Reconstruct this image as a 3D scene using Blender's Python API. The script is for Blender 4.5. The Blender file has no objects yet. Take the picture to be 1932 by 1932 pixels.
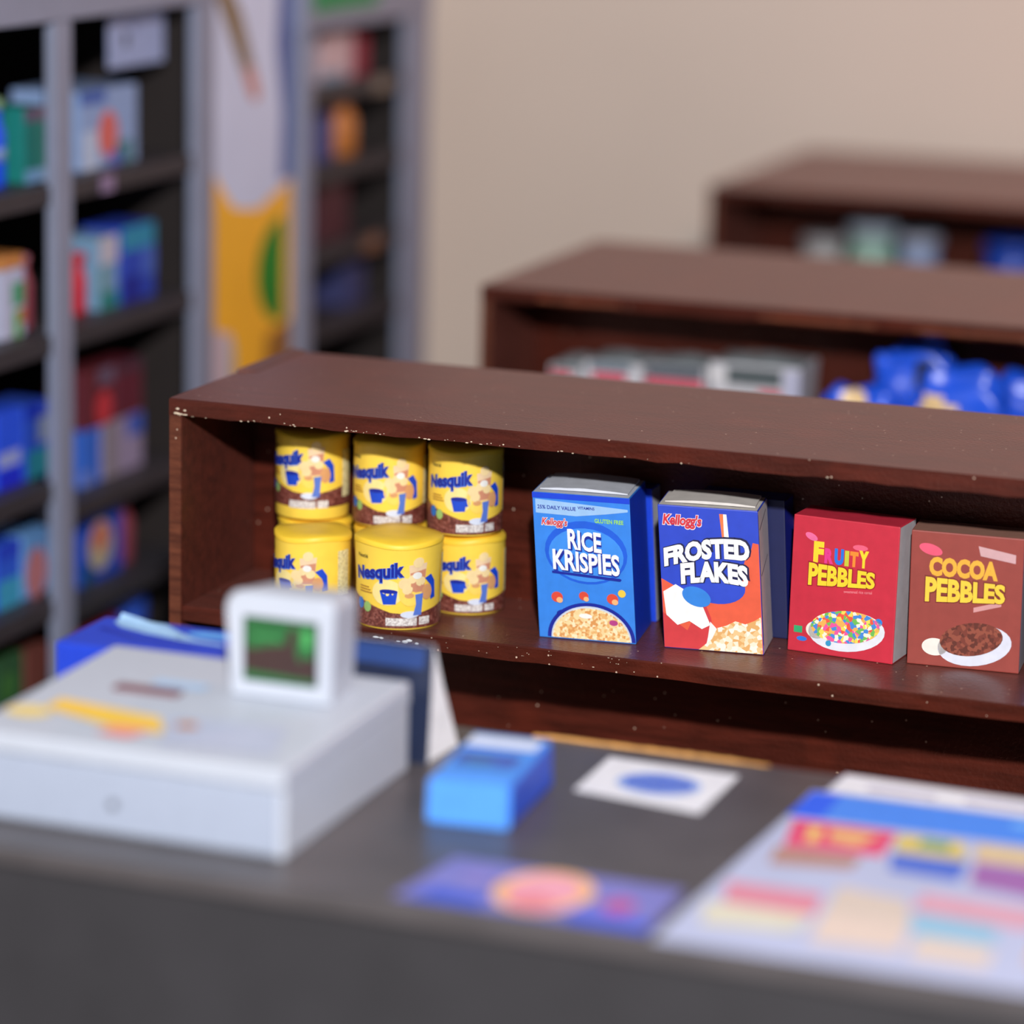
import bpy, bmesh, math, random
from math import sin, cos, pi, radians, atan2, sqrt
from mathutils import Vector, Matrix
random.seed(7)
S = bpy.context.scene
C = S.collection

# ---------------------------------------------------------------- camera, world, lamps, exposure
P, R, YAW, ZC = radians(12.8), radians(1.43), radians(19.8), 2.47
fw = Vector((-sin(YAW)*cos(P), cos(YAW)*cos(P), -sin(P)))
rt = Vector((cos(YAW), sin(YAW), 0)); up = rt.cross(fw)
r2 = rt*cos(R)+up*sin(R); u2 = -rt*sin(R)+up*cos(R)
cd = bpy.data.cameras.new('camera'); cam = bpy.data.objects.new('camera', cd); C.objects.link(cam)
cam.matrix_world = Matrix(((r2.x, u2.x, -fw.x, 0), (r2.y, u2.y, -fw.y, 0), (r2.z, u2.z, -fw.z, ZC), (0, 0, 0, 1)))
cd.sensor_width = 36; cd.lens = 6050/1932*36; cd.clip_end = 100
cd.dof.use_dof = True; cd.dof.focus_distance = 6.50; cd.dof.aperture_fstop = .72
S.camera = cam
w = bpy.data.worlds.new('world'); S.world = w; w.use_nodes = True
bg = w.node_tree.nodes['Background']; bg.inputs[0].default_value = (.78, .86, 1.0, 1); bg.inputs[1].default_value = .30
def point(name, loc, power, col, rad):
    l = bpy.data.lights.new(name, 'POINT'); l.energy = power; l.color = col; l.shadow_soft_size = rad
    o = bpy.data.objects.new(name, l); C.objects.link(o); o.location = loc; return o
point('ceiling_spot', (.35, -.5, 4.2), 2850, (1, .965, .94), .105)
point('warm_fill', (.6, 9.4, 3.9), 260, (1, .44, .24), .3)  # added unseen fill light, warms and brightens the back wall
S.view_settings.view_transform = 'Standard'; S.view_settings.look = 'None'
S.view_settings.gamma = 1; S.view_settings.use_curve_mapping = False; S.view_settings.exposure = 0

# ---------------------------------------------------------------- materials
def lin(c): return tuple(((v/255)/12.92 if v/255 <= .04045 else ((v/255+.055)/1.055)**2.4) for v in c)
_m = {}
def M(c, rough=.5, var=.06, scale=40, spec=.5, metal=0, bump=0):
    """plain surface of sRGB colour c with a slight procedural mottling"""
    key = (c, rough, var, scale, spec, metal, bump)
    if key in _m: return _m[key]
    m = bpy.data.materials.new('surface'); m.use_nodes = True; nt = m.node_tree; b = nt.nodes['Principled BSDF']
    l = lin(c)
    tc = nt.nodes.new('ShaderNodeTexCoord'); n = nt.nodes.new('ShaderNodeTexNoise'); n.inputs['Scale'].default_value = scale
    n.inputs['Detail'].default_value = 4
    nt.links.new(tc.outputs['Object'], n.inputs['Vector'])
    r = nt.nodes.new('ShaderNodeValToRGB')
    r.color_ramp.elements[0].position = .3; r.color_ramp.elements[1].position = .7
    r.color_ramp.elements[0].color = tuple(max(0, v*(1-var)) for v in l)+(1,)
    r.color_ramp.elements[1].color = tuple(min(1, v*(1+var)) for v in l)+(1,)
    nt.links.new(n.outputs[0], r.inputs[0]); nt.links.new(r.outputs[0], b.inputs['Base Color'])
    b.inputs['Roughness'].default_value = rough; b.inputs['Specular IOR Level'].default_value = spec; b.inputs['Metallic'].default_value = metal
    if bump:
        bp = nt.nodes.new('ShaderNodeBump'); bp.inputs['Strength'].default_value = bump; bp.inputs['Distance'].default_value = .004
        nt.links.new(n.outputs[0], bp.inputs['Height']); nt.links.new(bp.outputs[0], b.inputs['Normal'])
    _m[key] = m; return m

def wood(c1, c2, rough, specks=True, name='stained_wood'):
    m = bpy.data.materials.new(name); m.use_nodes = True; nt = m.node_tree; N = nt.nodes.new; L = nt.links.new
    b = nt.nodes['Principled BSDF']
    tc = N('ShaderNodeTexCoord'); mp = N('ShaderNodeMapping'); mp.inputs['Scale'].default_value = (3, 26, 26)
    L(tc.outputs['Object'], mp.inputs[0])
    n = N('ShaderNodeTexNoise'); n.inputs['Scale'].default_value = 1.6; n.inputs['Detail'].default_value = 8; n.inputs['Roughness'].default_value = .65
    L(mp.outputs[0], n.inputs['Vector'])
    r = N('ShaderNodeValToRGB'); r.color_ramp.elements[0].position = .32; r.color_ramp.elements[1].position = .72
    r.color_ramp.elements[0].color = lin(c1)+(1,); r.color_ramp.elements[1].color = lin(c2)+(1,)
    L(n.outputs[0], r.inputs[0]); out = r.outputs[0]
    n2 = N('ShaderNodeTexNoise'); n2.inputs['Scale'].default_value = 5; n2.inputs['Detail'].default_value = 3
    L(tc.outputs['Object'], n2.inputs['Vector'])
    r3 = N('ShaderNodeValToRGB'); r3.color_ramp.elements[0].position = .55; r3.color_ramp.elements[1].position = .9
    mx0 = N('ShaderNodeMix'); mx0.data_type = 'RGBA'; L(n2.outputs[0], r3.inputs[0])
    L(r3.outputs[0], mx0.inputs[0]); L(out, mx0.inputs[6]); mx0.inputs[7].default_value = lin((98, 38, 24))+(1,)
    out = mx0.outputs[2]
    if specks:
        v = N('ShaderNodeTexVoronoi'); v.inputs['Scale'].default_value = 42; L(tc.outputs['Object'], v.inputs['Vector'])
        lt = N('ShaderNodeMath'); lt.operation = 'LESS_THAN'; lt.inputs[1].default_value = .085; L(v.outputs['Distance'], lt.inputs[0])
        sp = N('ShaderNodeSeparateColor'); L(v.outputs['Color'], sp.inputs[0])
        gt = N('ShaderNodeMath'); gt.operation = 'GREATER_THAN'; gt.inputs[1].default_value = .62; L(sp.outputs[0], gt.inputs[0])
        mu = N('ShaderNodeMath'); mu.operation = 'MULTIPLY'; L(lt.outputs[0], mu.inputs[0]); L(gt.outputs[0], mu.inputs[1])
        mx = N('ShaderNodeMix'); mx.data_type = 'RGBA'; L(mu.outputs[0], mx.inputs[0]); L(out, mx.inputs[6]); mx.inputs[7].default_value = lin((205, 180, 160))+(1,)
        out = mx.outputs[2]
    L(out, b.inputs['Base Color'])
    n3 = N('ShaderNodeTexNoise'); n3.inputs['Scale'].default_value = 130; L(tc.outputs['Object'], n3.inputs['Vector'])
    bp = N('ShaderNodeBump'); bp.inputs['Strength'].default_value = .35; bp.inputs['Distance'].default_value = .003
    L(n3.outputs[0], bp.inputs['Height']); L(bp.outputs[0], b.inputs['Normal'])
    b.inputs['Roughness'].default_value = rough; b.inputs['Specular Tint'].default_value = (1, .60, .52, 1)
    b.inputs['Sheen Weight'].default_value = .09; b.inputs['Sheen Roughness'].default_value = .45; b.inputs['Sheen Tint'].default_value = (1, .42, .36, 1)  # reddish specular tint and sheen imitate warm reflections on the shelf tops
    return m
WOOD = wood((52, 19, 12), (86, 35, 25), .35)
WOODE = wood((60, 26, 17), (112, 62, 42), .55, name='worn_wood_edge')

def speckle(cols, scale, name='cereal_print', rough=.5):
    m = bpy.data.materials.new(name); m.use_nodes = True; nt = m.node_tree; N = nt.nodes.new; L = nt.links.new
    b = nt.nodes['Principled BSDF']; tc = N('ShaderNodeTexCoord'); v = N('ShaderNodeTexVoronoi'); v.inputs['Scale'].default_value = scale
    L(tc.outputs['Object'], v.inputs['Vector']); sp = N('ShaderNodeSeparateColor'); L(v.outputs['Color'], sp.inputs[0])
    r = N('ShaderNodeValToRGB'); e = r.color_ramp; e.interpolation = 'CONSTANT'
    while len(e.elements) < len(cols): e.elements.new(.5)
    for i, c in enumerate(cols):
        e.elements[i].position = i/len(cols); e.elements[i].color = lin(c)+(1,)
    L(sp.outputs[0], r.inputs[0]); L(r.outputs[0], b.inputs['Base Color']); b.inputs['Roughness'].default_value = rough
    return m

# ---------------------------------------------------------------- object helpers
class MB:
    def __init__(s): s.bm = bmesh.new(); s.mats = []
    def mi(s, m):
        if m not in s.mats: s.mats.append(m)
        return s.mats.index(m)
    def hexa(s, pts, m, bev=0, seg=2):
        vs = [s.bm.verts.new(p) for p in pts]
        fs = [s.bm.faces.new([vs[i] for i in q]) for q in ((3, 2, 1, 0), (4, 5, 6, 7), (0, 1, 5, 4), (1, 2, 6, 5), (2, 3, 7, 6), (3, 0, 4, 7))]
        k = s.mi(m)
        for f in fs: f.material_index = k
        if bev:
            ed = list({e for f in fs for e in f.edges})
            res = bmesh.ops.bevel(s.bm, geom=ed, offset=bev, segments=seg, profile=.6, affect='EDGES')
            for f in res['faces']: f.material_index = k
        return fs
    def box(s, x0, x1, y0, y1, z0, z1, m, bev=0, seg=2):
        return s.hexa([(x0, y0, z0), (x1, y0, z0), (x1, y1, z0), (x0, y1, z0), (x0, y0, z1), (x1, y0, z1), (x1, y1, z1), (x0, y1, z1)], m, bev, seg)
    def prism(s, poly, y0, y1, m, axis='y'):
        """outline (a,b) extruded; axis y: (a,y,b); axis x: (x,a,b); axis z: (a,b,z)"""
        f = {'y': lambda a, b, t: (a, t, b), 'x': lambda a, b, t: (t, a, b), 'z': lambda a, b, t: (a, b, t)}[axis]
        A = [s.bm.verts.new(f(a, b, y0)) for a, b in poly]; B = [s.bm.verts.new(f(a, b, y1)) for a, b in poly]
        k = s.mi(m); n = len(poly); fs = [s.bm.faces.new(A), s.bm.faces.new(B[::-1])]
        for i in range(n): fs.append(s.bm.faces.new([A[i], B[i], B[(i+1) % n], A[(i+1) % n]]))
        for q in fs: q.material_index = k
    def lathe(s, prof, m, n=32, cx=0, cy=0, wob=0, squash=None):
        k = s.mi(m); rings = []
        ph = random.random()*6
        for r, z in prof:
            rings.append([s.bm.verts.new((cx+cos(2*pi*i/n)*(r*(1+wob*sin(3*2*pi*i/n+ph)*.5+wob*.5*sin(5*2*pi*i/n+ph*2))), cy+sin(2*pi*i/n)*r, z)) for i in range(n)])
        for a, b in zip(rings, rings[1:]):
            for i in range(n):
                f = s.bm.faces.new([a[i], a[(i+1) % n], b[(i+1) % n], b[i]]); f.material_index = k; f.smooth = True
        for q in (rings[0][::-1], rings[-1]):
            f = s.bm.faces.new(q); f.material_index = k
    def build(s, name, parent=None, loc=None, recalc=True):
        if recalc: bmesh.ops.recalc_face_normals(s.bm, faces=s.bm.faces)
        me = bpy.data.meshes.new(name); s.bm.to_mesh(me); s.bm.free()
        for m in s.mats: me.materials.append(m)
        o = bpy.data.objects.new(name, me); C.objects.link(o)
        if parent: o.parent = parent
        if loc: o.location = loc
        return o

def tag(o, label, cat, group=None, kind=None):
    o['label'] = label; o['category'] = cat
    if group: o['group'] = group
    if kind: o['kind'] = kind
    return o
def thing(name, label, cat, loc=(0, 0, 0), rz=0, group=None):
    o = bpy.data.objects.new(name, None); C.objects.link(o); o.empty_display_size = .05
    o.location = loc; o.rotation_euler = (0, 0, rz); return tag(o, label, cat, group)
def struct(o): o['kind'] = 'structure'; return o

_tc = {}
def text2d(s, size=1.0, bold=0.0, shear=0.0, res=3):
    key = (s, bold, shear, res)
    if key not in _tc:
        cu = bpy.data.curves.new('lettering', 'FONT'); cu.body = s; cu.size = 1; cu.offset = bold; cu.shear = shear; cu.resolution_u = res
        o = bpy.data.objects.new('lettering', cu); C.objects.link(o)
        dg = bpy.context.evaluated_depsgraph_get(); me = bpy.data.meshes.new_from_object(o.evaluated_get(dg))
        _tc[key] = ([(v.co.x, v.co.y) for v in me.vertices], [tuple(p.vertices) for p in me.polygons])
        bpy.data.objects.remove(o); bpy.data.curves.remove(cu); bpy.data.meshes.remove(me)
    return _tc[key]

class Print:
    """flat coloured shapes in (u, v) metres, later laid on a face or wrapped round a can"""
    def __init__(s): s.bm = bmesh.new(); s.mats = []; s.lay = s.bm.faces.layers.int.new('lay')
    def mi(s, m):
        if m not in s.mats: s.mats.append(m)
        return s.mats.index(m)
    def _face(s, vs, k, l):
        try: f = s.bm.faces.new(vs)
        except ValueError: return
        f.material_index = k; f[s.lay] = l
        f.normal_update()
        if f.normal.z < 0: f.normal_flip()
    def poly(s, pts, m, l=1): s._face([s.bm.verts.new((u, v, l)) for u, v in pts], s.mi(m), l)
    def rect(s, u0, v0, u1, v1, m, l=1): s.poly([(u0, v0), (u1, v0), (u1, v1), (u0, v1)], m, l)
    def ell(s, cu, cv, ru, rv, m, l=1, n=28, rot=0, a0=0, a1=2*pi):
        full = abs(a1-a0-2*pi) < 1e-6
        pts = []
        for i in range(n+(0 if full else 1)):
            a = a0+(a1-a0)*i/n; x, y = ru*cos(a), rv*sin(a)
            pts.append((cu+x*cos(rot)-y*sin(rot), cv+x*sin(rot)+y*cos(rot)))
        s.poly(pts, m, l)
    def text(s, t, u, v, wid, hei, m, l=2, bold=0., shear=0., warp=None, rot=0, res=3):
        """fit string in a box wid x hei whose lower left is (u, v)"""
        vs, fs = text2d(t, bold=bold, shear=shear, res=res)
        x0 = min(a for a, b in vs); x1 = max(a for a, b in vs); y0 = min(b for a, b in vs); y1 = max(b for a, b in vs)
        out = []
        for a, b in vs:
            p = ((a-x0)/(x1-x0), (b-y0)/(y1-y0))
            if warp: q = warp(*p)
            else: q = p
            x, y = q[0]*wid, q[1]*hei
            out.append(s.bm.verts.new((u+x*cos(rot)-y*sin(rot), v+x*sin(rot)+y*cos(rot), l)))
        k = s.mi(m)
        for f in fs: s._face([out[i] for i in f], k, l)
    def slice_u(s, step):
        us = [v.co.x for v in s.bm.verts]; u = math.floor(min(us)/step)*step+step
        while u < max(us):
            bmesh.ops.bisect_plane(s.bm, geom=s.bm.verts[:]+s.bm.edges[:]+s.bm.faces[:], plane_co=(u, 0, 0), plane_no=(1, 0, 0)); u += step
    def build(s, name, fn, parent):
        for v in s.bm.verts: v.co = fn(v.co.x, v.co.y, v.co.z)
        me = bpy.data.meshes.new(name); s.bm.to_mesh(me); s.bm.free()
        for m in s.mats: me.materials.append(m)
        o = bpy.data.objects.new(name, me); C.objects.link(o); o.parent = parent; return o
EPS = .0005
def on_front(sh=0, h=1): return lambda u, v, l: (u+sh*v/h, -EPS*l, v)
def on_top(z): return lambda u, v, l: (u, v, z+EPS*l)

# ---------------------------------------------------------------- setting
m = MB(); m.box(-4.75, 2.4, -.6, 11.75, -.05, 0, M((118, 112, 108), .6, .1, 4)); struct(m.build('floor'))
WALL = M((220, 212, 203), .85, .02, 1.2, spec=.2)
m = MB(); m.box(-4.75, 2.4, 11.6, 11.75, 0, 3.4, WALL); struct(m.build('wall_back'))
m = MB(); m.box(-4.75, -4.6, 3.2, 11.6, 0, 3.4, WALL); struct(m.build('wall_left'))

# ---------------------------------------------------------------- wooden display shelves
def display_shelf(label, x0, x1, yf, ym, yb, top=1.2, bumpy=True, step=.005):
    t = thing('display_shelf', label, 'shelf', (x0, yf, 0), group=None)
    W, D, DM = x1-x0, yb-yf, ym-yf; th = .034
    ztop = top-th
    # top: front board with hand cut edge, and a rear board sitting a touch higher
    def board(y0, y1, z0, z1, n=70, jz=.0022, jy=.003, ov0=0., m_=WOOD):
        mb = MB(); k = mb.mi(m_); ke = mb.mi(WOODE); rows = []
        for i in range(n+1):
            x = -ov0+(W+ov0)*i/n
            a, b, c = (random.uniform(-1, 1) for _ in range(3))
            rows.append([mb.bm.verts.new(p) for p in ((x, y0+jy*a*.4, z0+jz*b), (x, y0+jy*c*.3, z1-.0035), (x, y0+.004, z1), (x, y1, z1), (x, y1, z0))])
        for p, q in zip(rows, rows[1:]):
            for j in range(5):
                f = mb.bm.faces.new([p[j], q[j], q[(j+1) % 5], p[(j+1) % 5]]); f.material_index = k
        mb.bm.faces.new(rows[0]).material_index = k; mb.bm.faces.new(rows[-1][::-1]).material_index = k
        return mb
    board(0, D, ztop, top).build('top_board', t)
    if step:
        m = MB(); m.hexa([(-.004, DM-.02, top-.006), (.05, DM-.005, top-.006), (.03, D+.002, top-.006), (-.004, D+.002, top-.006), (-.004, DM-.02, top+.005), (.035, DM, top+.0015), (.025, D+.002, top+.004), (-.004, D+.002, top+.007)], WOOD, .001); m.build('end_strip', t)
    for x in (0, W-.03):
        m = MB(); k = m.box(x, x+.03, 0, D, 0, ztop-.0005, WOOD, .002); m.build('side_panel', t)
    m = MB(); m.box(.031, W-.031, DM, DM+.02, .13, ztop-.001, WOOD); m.build('back_panel', t)
    for z in (.755, .40, .11):
        board2 = MB(); k = board2.mi(WOOD); n = 60; rows = []
        for i in range(n+1):
            x = .031+(W-.062)*i/n; a = random.uniform(-1, 1)
            rows.append([board2.bm.verts.new(p) for p in ((x, .001+.0012*a, z-.033+.001*a), (x, .001, z-.003), (x, .004, z), (x, DM-.001, z), (x, DM-.001, z-.033))])
        for p, q in zip(rows, rows[1:]):
            for j in range(5): board2.bm.faces.new([p[j], q[j], q[(j+1) % 5], p[(j+1) % 5]]).material_index = k
        board2.bm.faces.new(rows[0]); board2.bm.faces.new(rows[-1][::-1])
        board2.build('shelf_board', t)
        m = MB(); m.box(.031, W-.031, DM+.021, D-.002, z-.033, z, WOOD, .002); m.build('shelf_board', t)
    # worn light strip down the front edge of the left side panel
    m = MB(); m.box(.002, .028, -.0016, 0, .02, ztop-.002, WOODE); m.build('edge_strip', t)
    return t
s1 = display_shelf('dark brown wooden display shelf nearest the counter, holding yellow cans and cereal boxes', -2.91, .35, 5.95, 6.315, 6.59)
s2 = display_shelf('dark brown wooden display shelf in the middle row, holding meat trays and blue bags', -2.88, 1.0, 7.72, 8.08, 8.67, step=0)
display_shelf('dark brown wooden display shelf at the back, in front of the beige wall', -2.97, 1.2, 10.08, 10.62, 11.35, step=0)
oe = M((128, 64, 36), .6, .35, 30)  # orange strips paint lit highlights onto the raw front edge
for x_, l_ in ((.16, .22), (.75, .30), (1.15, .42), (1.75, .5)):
    m = MB(); m.box(x_, x_+l_, -.0065, -.0035, 1.172, 1.180, oe, .001); m.build('raw_or_lit_edge', s2, (0, 0, 0))['label'] = 'painted orange highlight on the raw front edge'
# dried glue on shelf edges
m = MB(); g = M((214, 196, 172), .5); g2 = M((235, 240, 245), .45)
def blob(m, x, y, z, r, mt):
    res = bmesh.ops.create_icosphere(m.bm, subdivisions=1, radius=r, matrix=Matrix.Translation((x, y, z)) @ Matrix.Diagonal((random.uniform(1, 2.2), .6, random.uniform(.5, 1), 1)))
    k = m.mi(mt)
    for v in res['verts']:
        for f in v.link_faces: f.material_index = k
for i in range(85):
    x = random.betavariate(1, 2.2)*1.5+.02; blob(m, x, .0005, 1.1665+random.uniform(-.001, .004), random.uniform(.0008, .0022), g)
for i in range(8): blob(m, .02+random.uniform(-.01, .02), -.001, 1.17+random.uniform(-.004, .012), .003, g)
for i in range(26): blob(m, random.uniform(.5, 1.1), .0, .742+random.uniform(-.014, .013), random.uniform(.0006, .0014), g)
for x in (.475, .487, .525, .54, .549, .566): blob(m, x, 0, .741+random.uniform(-.008, 0), random.uniform(.0025, .004), g2)
o = m.build('dried_glue', s1, recalc=False); o['kind'] = 'stuff'; o['label'] = 'pale specks of dried glue along the shelf edges'

# ---------------------------------------------------------------- yellow cans
YEL = (252, 214, 78)
yel = M(YEL, .42, .04, 30); yel_lid = M((248, 206, 58), .5, .05, 25); blue = M((20, 70, 200), .45); dblue = M((14, 34, 150), .45); lblue = M((120, 175, 235), .45)
brown = speckle([(120, 62, 52), (92, 40, 34), (140, 84, 74), (104, 52, 44)], 260, 'brown_band')
cream = M((246, 226, 150), .5); white = M((236, 236, 232), .5); tan = M((214, 156, 104), .5); choc = M((120, 66, 44), .5); grn = M((150, 190, 110), .5)
greyp = speckle([(214, 208, 204), (186, 176, 176), (232, 228, 226)], 300, 'small_print')
blk = M((40, 36, 34), .5); pinkb = M((206, 140, 110), .5)
def can(label, x, y, z, r, h, rot, flare=1.0, lidtilt=0, band=True, printed=True):
    """rot: turns the label; 0 puts the centre of the label at the front (-Y)"""
    t = thing('cocoa_powder_can', label, 'can', (x, y, z), group='yellow cocoa powder cans')
    n = 56
    m = MB(); pr = [(r*.985, 0), (r*.99, .002), (r, .006), (r, h*.5), (r*flare, h-.008), (r*flare, h-.004)]
    m.lathe(pr, yel, n, wob=.012); m.build('body', t)
    m = MB(); k = m.mi(yel_lid)
    c = m.bm.verts.new((0, 0, h+.004)); rg = []
    for q, (rr, zz) in enumerate(((.55, .0035), (.985, .001), (1.022, -.002), (1.022, -.010))):
        rg.append([m.bm.verts.new((cos(2*pi*i/n)*r*flare*rr*(1+.012*sin(4*2*pi*i/n+x*9)), sin(2*pi*i/n)*r*flare*rr, h+zz+.003*sin(3*2*pi*i/n+x*20)*(rr > .8))) for i in range(n)])
    for i in range(n): m.bm.faces.new([c, rg[0][i], rg[0][(i+1) % n]])
    for a, b in zip(rg, rg[1:]):
        for i in range(n): m.bm.faces.new([a[i], b[i], b[(i+1) % n], a[(i+1) % n]])
    for f in m.bm.faces: f.material_index = k; f.smooth = True
    m.build('lid', t)
    if not printed: return t
    # label print: u = arc length, centred at 0, v = height
    p = Print(); s = h/.2; W2 = .185*r/.088
    a = .17*s  # helpers
    def U(x): return x*r/.088
    wave = [(-W2, .078*s), (-.11, .070*s), (-.06, .056*s), (-.01, .040*s), (.04, .036*s), (.09, .046*s), (.14, .056*s), (W2, .060*s)]
    if band:
        for (u0, v0), (u1, v1) in zip(wave, wave[1:]): p.poly([(U(u0) if abs(u0) < .18 else u0, .004), (U(u1) if abs(u1) < .18 else u1, .004), (U(u1) if abs(u1) < .18 else u1, v1), (U(u0) if abs(u0) < .18 else u0, v0)], brown, 1)
    else:
        for (u0, v0), (u1, v1) in zip(wave, wave[1:]): p.poly([(U(u0) if abs(u0) < .18 else u0, .03*s), (U(u1) if abs(u1) < .18 else u1, .03*s), (U(u1) if abs(u1) < .18 else u1, v1+.026*s), (U(u0) if abs(u0) < .18 else u0, v0+.026*s)], brown, 1)
    dv = 0 if band else .022*s
    # soft pale cloud behind the mug and under the letters
    p.ell(U(-.018), .086*s+dv, U(.033), .03*s, cream, 1); p.ell(U(.03), .1*s+dv, U(.028), .045*s, M((250, 214, 96), .5), 1)
    # brand word, rising to the right and growing
    wf = lambda a, b: (a, b*(.78+.22*a)+.26*a)
    p.text('Nesquik', U(-.098), .098*s+dv*.5, U(.116), .050*s, M((70, 120, 226), .45), 2, bold=.075, warp=wf)
    p.text('Nesquik', U(-.098), .101*s+dv*.5, U(.115), .047*s, dblue, 3, bold=.04, warp=wf)
    p.text('Nestlé', U(-.092), .160*s+dv*.3, U(.03), .009*s, blk, 2, bold=.01)
    # blue mug
    p.poly([(U(-.034), .088*s+dv), (U(.004), .090*s+dv), (U(0), .06*s+dv), (U(-.026), .058*s+dv)], blue, 2)
    p.ell(U(-.015), .089*s+dv, U(.019), .005*s, dblue, 3); p.ell(U(.004), .079*s+dv, U(.007), .008*s, blue, 1)
    # plain swirl of milk and cocoa with a blue ribbon
    p.poly([(U(.026), .150*s+dv), (U(.066), .154*s+dv), (U(.060), .086*s+dv), (U(.032), .084*s+dv)], M((236, 206, 168), .5), 2)
    p.poly([(U(.029), .132*s+dv), (U(.064), .140*s+dv), (U(.060), .088*s+dv), (U(.032), .086*s+dv)], pinkb, 3)
    for du, dz, ru in ((.018, .108, .013), (.024, .094, .011), (.034, .118, .010), (.052, .112, .011), (.046, .156, .012)): p.ell(U(du), dz*s+dv, U(ru), ru*.95*s, M((242, 216, 160), .5), 4, rot=.5)
    p.ell(U(.044), .126*s+dv, U(.010), .008*s, white, 5); p.ell(U(.028), .080*s+dv, U(.010), .006*s, tan, 4)
    p.poly([(U(.062), .118*s+dv), (U(.078), .126*s+dv), (U(.09), .108*s+dv), (U(.092), .07*s+dv), (U(.078), .066*s+dv), (U(.078), .1*s+dv)], blue, 3)
    p.ell(U(.068), .086*s+dv, U(.013), .018*s, tan, 4)
    p.poly([(U(.04), .082*s+dv), (U(.058), .084*s+dv), (U(.056), .06*s+dv), (U(.054), .034*s+dv), (U(.036), .034*s+dv), (U(.042), .06*s+dv)], M((84, 118, 206), .5), 5)
    p.ell(U(.03), .036*s+dv, U(.02), .008*s, M((214, 222, 240), .5), 3)
    # badges and small print
    p.ell(U(-.085), .053*s+dv, U(.010), .013*s, M((30, 110, 200), .5), 2); p.ell(U(-.064), .048*s+dv, U(.010), .012*s, grn, 2)
    p.rect(U(-.02), .010*s+dv*.8, U(.045), .028*s+dv*.8, greyp, 2); p.rect(U(.050), .011*s+dv*.8, U(.076), .029*s+dv*.8, greyp, 2)
    for q in range(3): p.rect(U(-.088), (.092-.006*q)*s+dv, U(-.06+.004*q), (.0945-.006*q)*s+dv, M((170, 120, 50), .5), 2)
    # nutrition panel round the side
    p.rect(U(.118), (.05)*s, U(.155), .165*s, speckle_pale, 2)
    p.slice_u(r*radians(7))
    def wrap(u, v, l):
        an = u/r + rot - pi/2
        rr = (r if v < h*.5 else r*(1+(flare-1)*(v/h-.5)*2))+.0012+EPS*l*.7
        return (cos(an)*rr*(1+.012*(sin(3*an)*0)), sin(an)*rr, v)
    p.build('printed_label', wrap, t)
    return t
speckle_pale = speckle([(232, 224, 168), (214, 204, 150), (240, 234, 190), (196, 188, 146)], 330, 'fine_print')
ZS = .7555
RB = .0785; HB = .162
cam_turn = radians(22)   # direction of the open aisle, to which most labels face
can('yellow cocoa can at the bottom left behind the white till, its pale side panel showing', -2.618, 6.040, ZS, .080, .172, cam_turn-.62)
can('front centre yellow cocoa can on the shelf board with its whole lid showing', -2.423, 6.040, ZS, .088, .184, cam_turn-.06, flare=1.05)
yb = 6.208
can('bottom yellow cocoa can at the right of the stack, beside the blue cereal box', -2.332, yb, ZS, RB, HB, cam_turn-.12)
can('yellow cocoa can hidden at the back under the upper left can', -2.686, yb, ZS, RB, HB, cam_turn, printed=False)
can('yellow cocoa can hidden at the back under the upper middle can', -2.509, yb, ZS, RB, HB, cam_turn, printed=False)
zu = ZS+HB+.0085
can('upper left yellow cocoa can, a plain yellow strip below its brown band', -2.692, yb-.004, zu, RB, .180, cam_turn-.40, band=False)
can('upper middle yellow cocoa can between two others, half its word in shade', -2.513, yb-.004, zu, RB-.002, .180, cam_turn+.10-.30)
can('upper right yellow cocoa can standing on another can beside the dark gap', -2.340, yb-.004, zu, RB, .180, cam_turn-.02)

# ---------------------------------------------------------------- cereal boxes
def cereal_box(label, x0, y0, x1, y1, d, h, body, side, top, shear=-.01, group='cereal boxes on the near shelf', z=ZS, flap=True, topw=None):
    w = sqrt((x1-x0)**2+(y1-y0)**2); rz = atan2(y1-y0, x1-x0)
    t = thing('cereal_box', label, 'box', (x0, y0, z), rz, group)
    m = MB(); e = shear
    fs = m.hexa([(0, 0, 0), (w, 0, 0), (w, d, 0), (0, d, 0), (e, 0, h), (w+e, 0, h), (w+e, d, h), (e, d, h)], body, 0)
    kk = m.mi(side); kt = m.mi(top)
    for f in fs:
        c = f.calc_center_median(); f.normal_update()
        if abs(c.x-(w+e/2)) < .01: f.material_index = kk
        if c.z > h-.001: f.material_index = kt
    bmesh.ops.bevel(m.bm, geom=m.bm.edges[:], offset=.0022, segments=2, profile=.6, affect='EDGES')
    m.build('carton', t)
    if flap:
        m = MB(); n = 10; k = m.mi(top)
        A = []
        for i in range(n+1):
            u = i/n; bz = .004*sin(pi*u)+random.uniform(-.0006, .0006)
            A.append([m.bm.verts.new(q) for q in ((e+.012+(w-.02)*u, .022, h+.0015+bz*.2), (e+.012+(w-.02)*u, .024, h+.004+bz), (e+.014+(w-.024)*u, d-.012, h+.006+bz), (e+.014+(w-.024)*u, d-.01, h+.0015))])
        for a, b in zip(A, A[1:]):
            for j in range(4): m.bm.faces.new([a[j], b[j], b[(j+1) % 4], a[(j+1) % 4]])
        m.bm.faces.new(A[0]); m.bm.faces.new(A[-1][::-1])
        m.build('top_flap', t)
    return t, w, h, e
redp = M((206, 44, 60), .5); paper = M((214, 212, 212), .6); nav = M((18, 32, 140), .45); nvy = M((22, 30, 78), .5)

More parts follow.
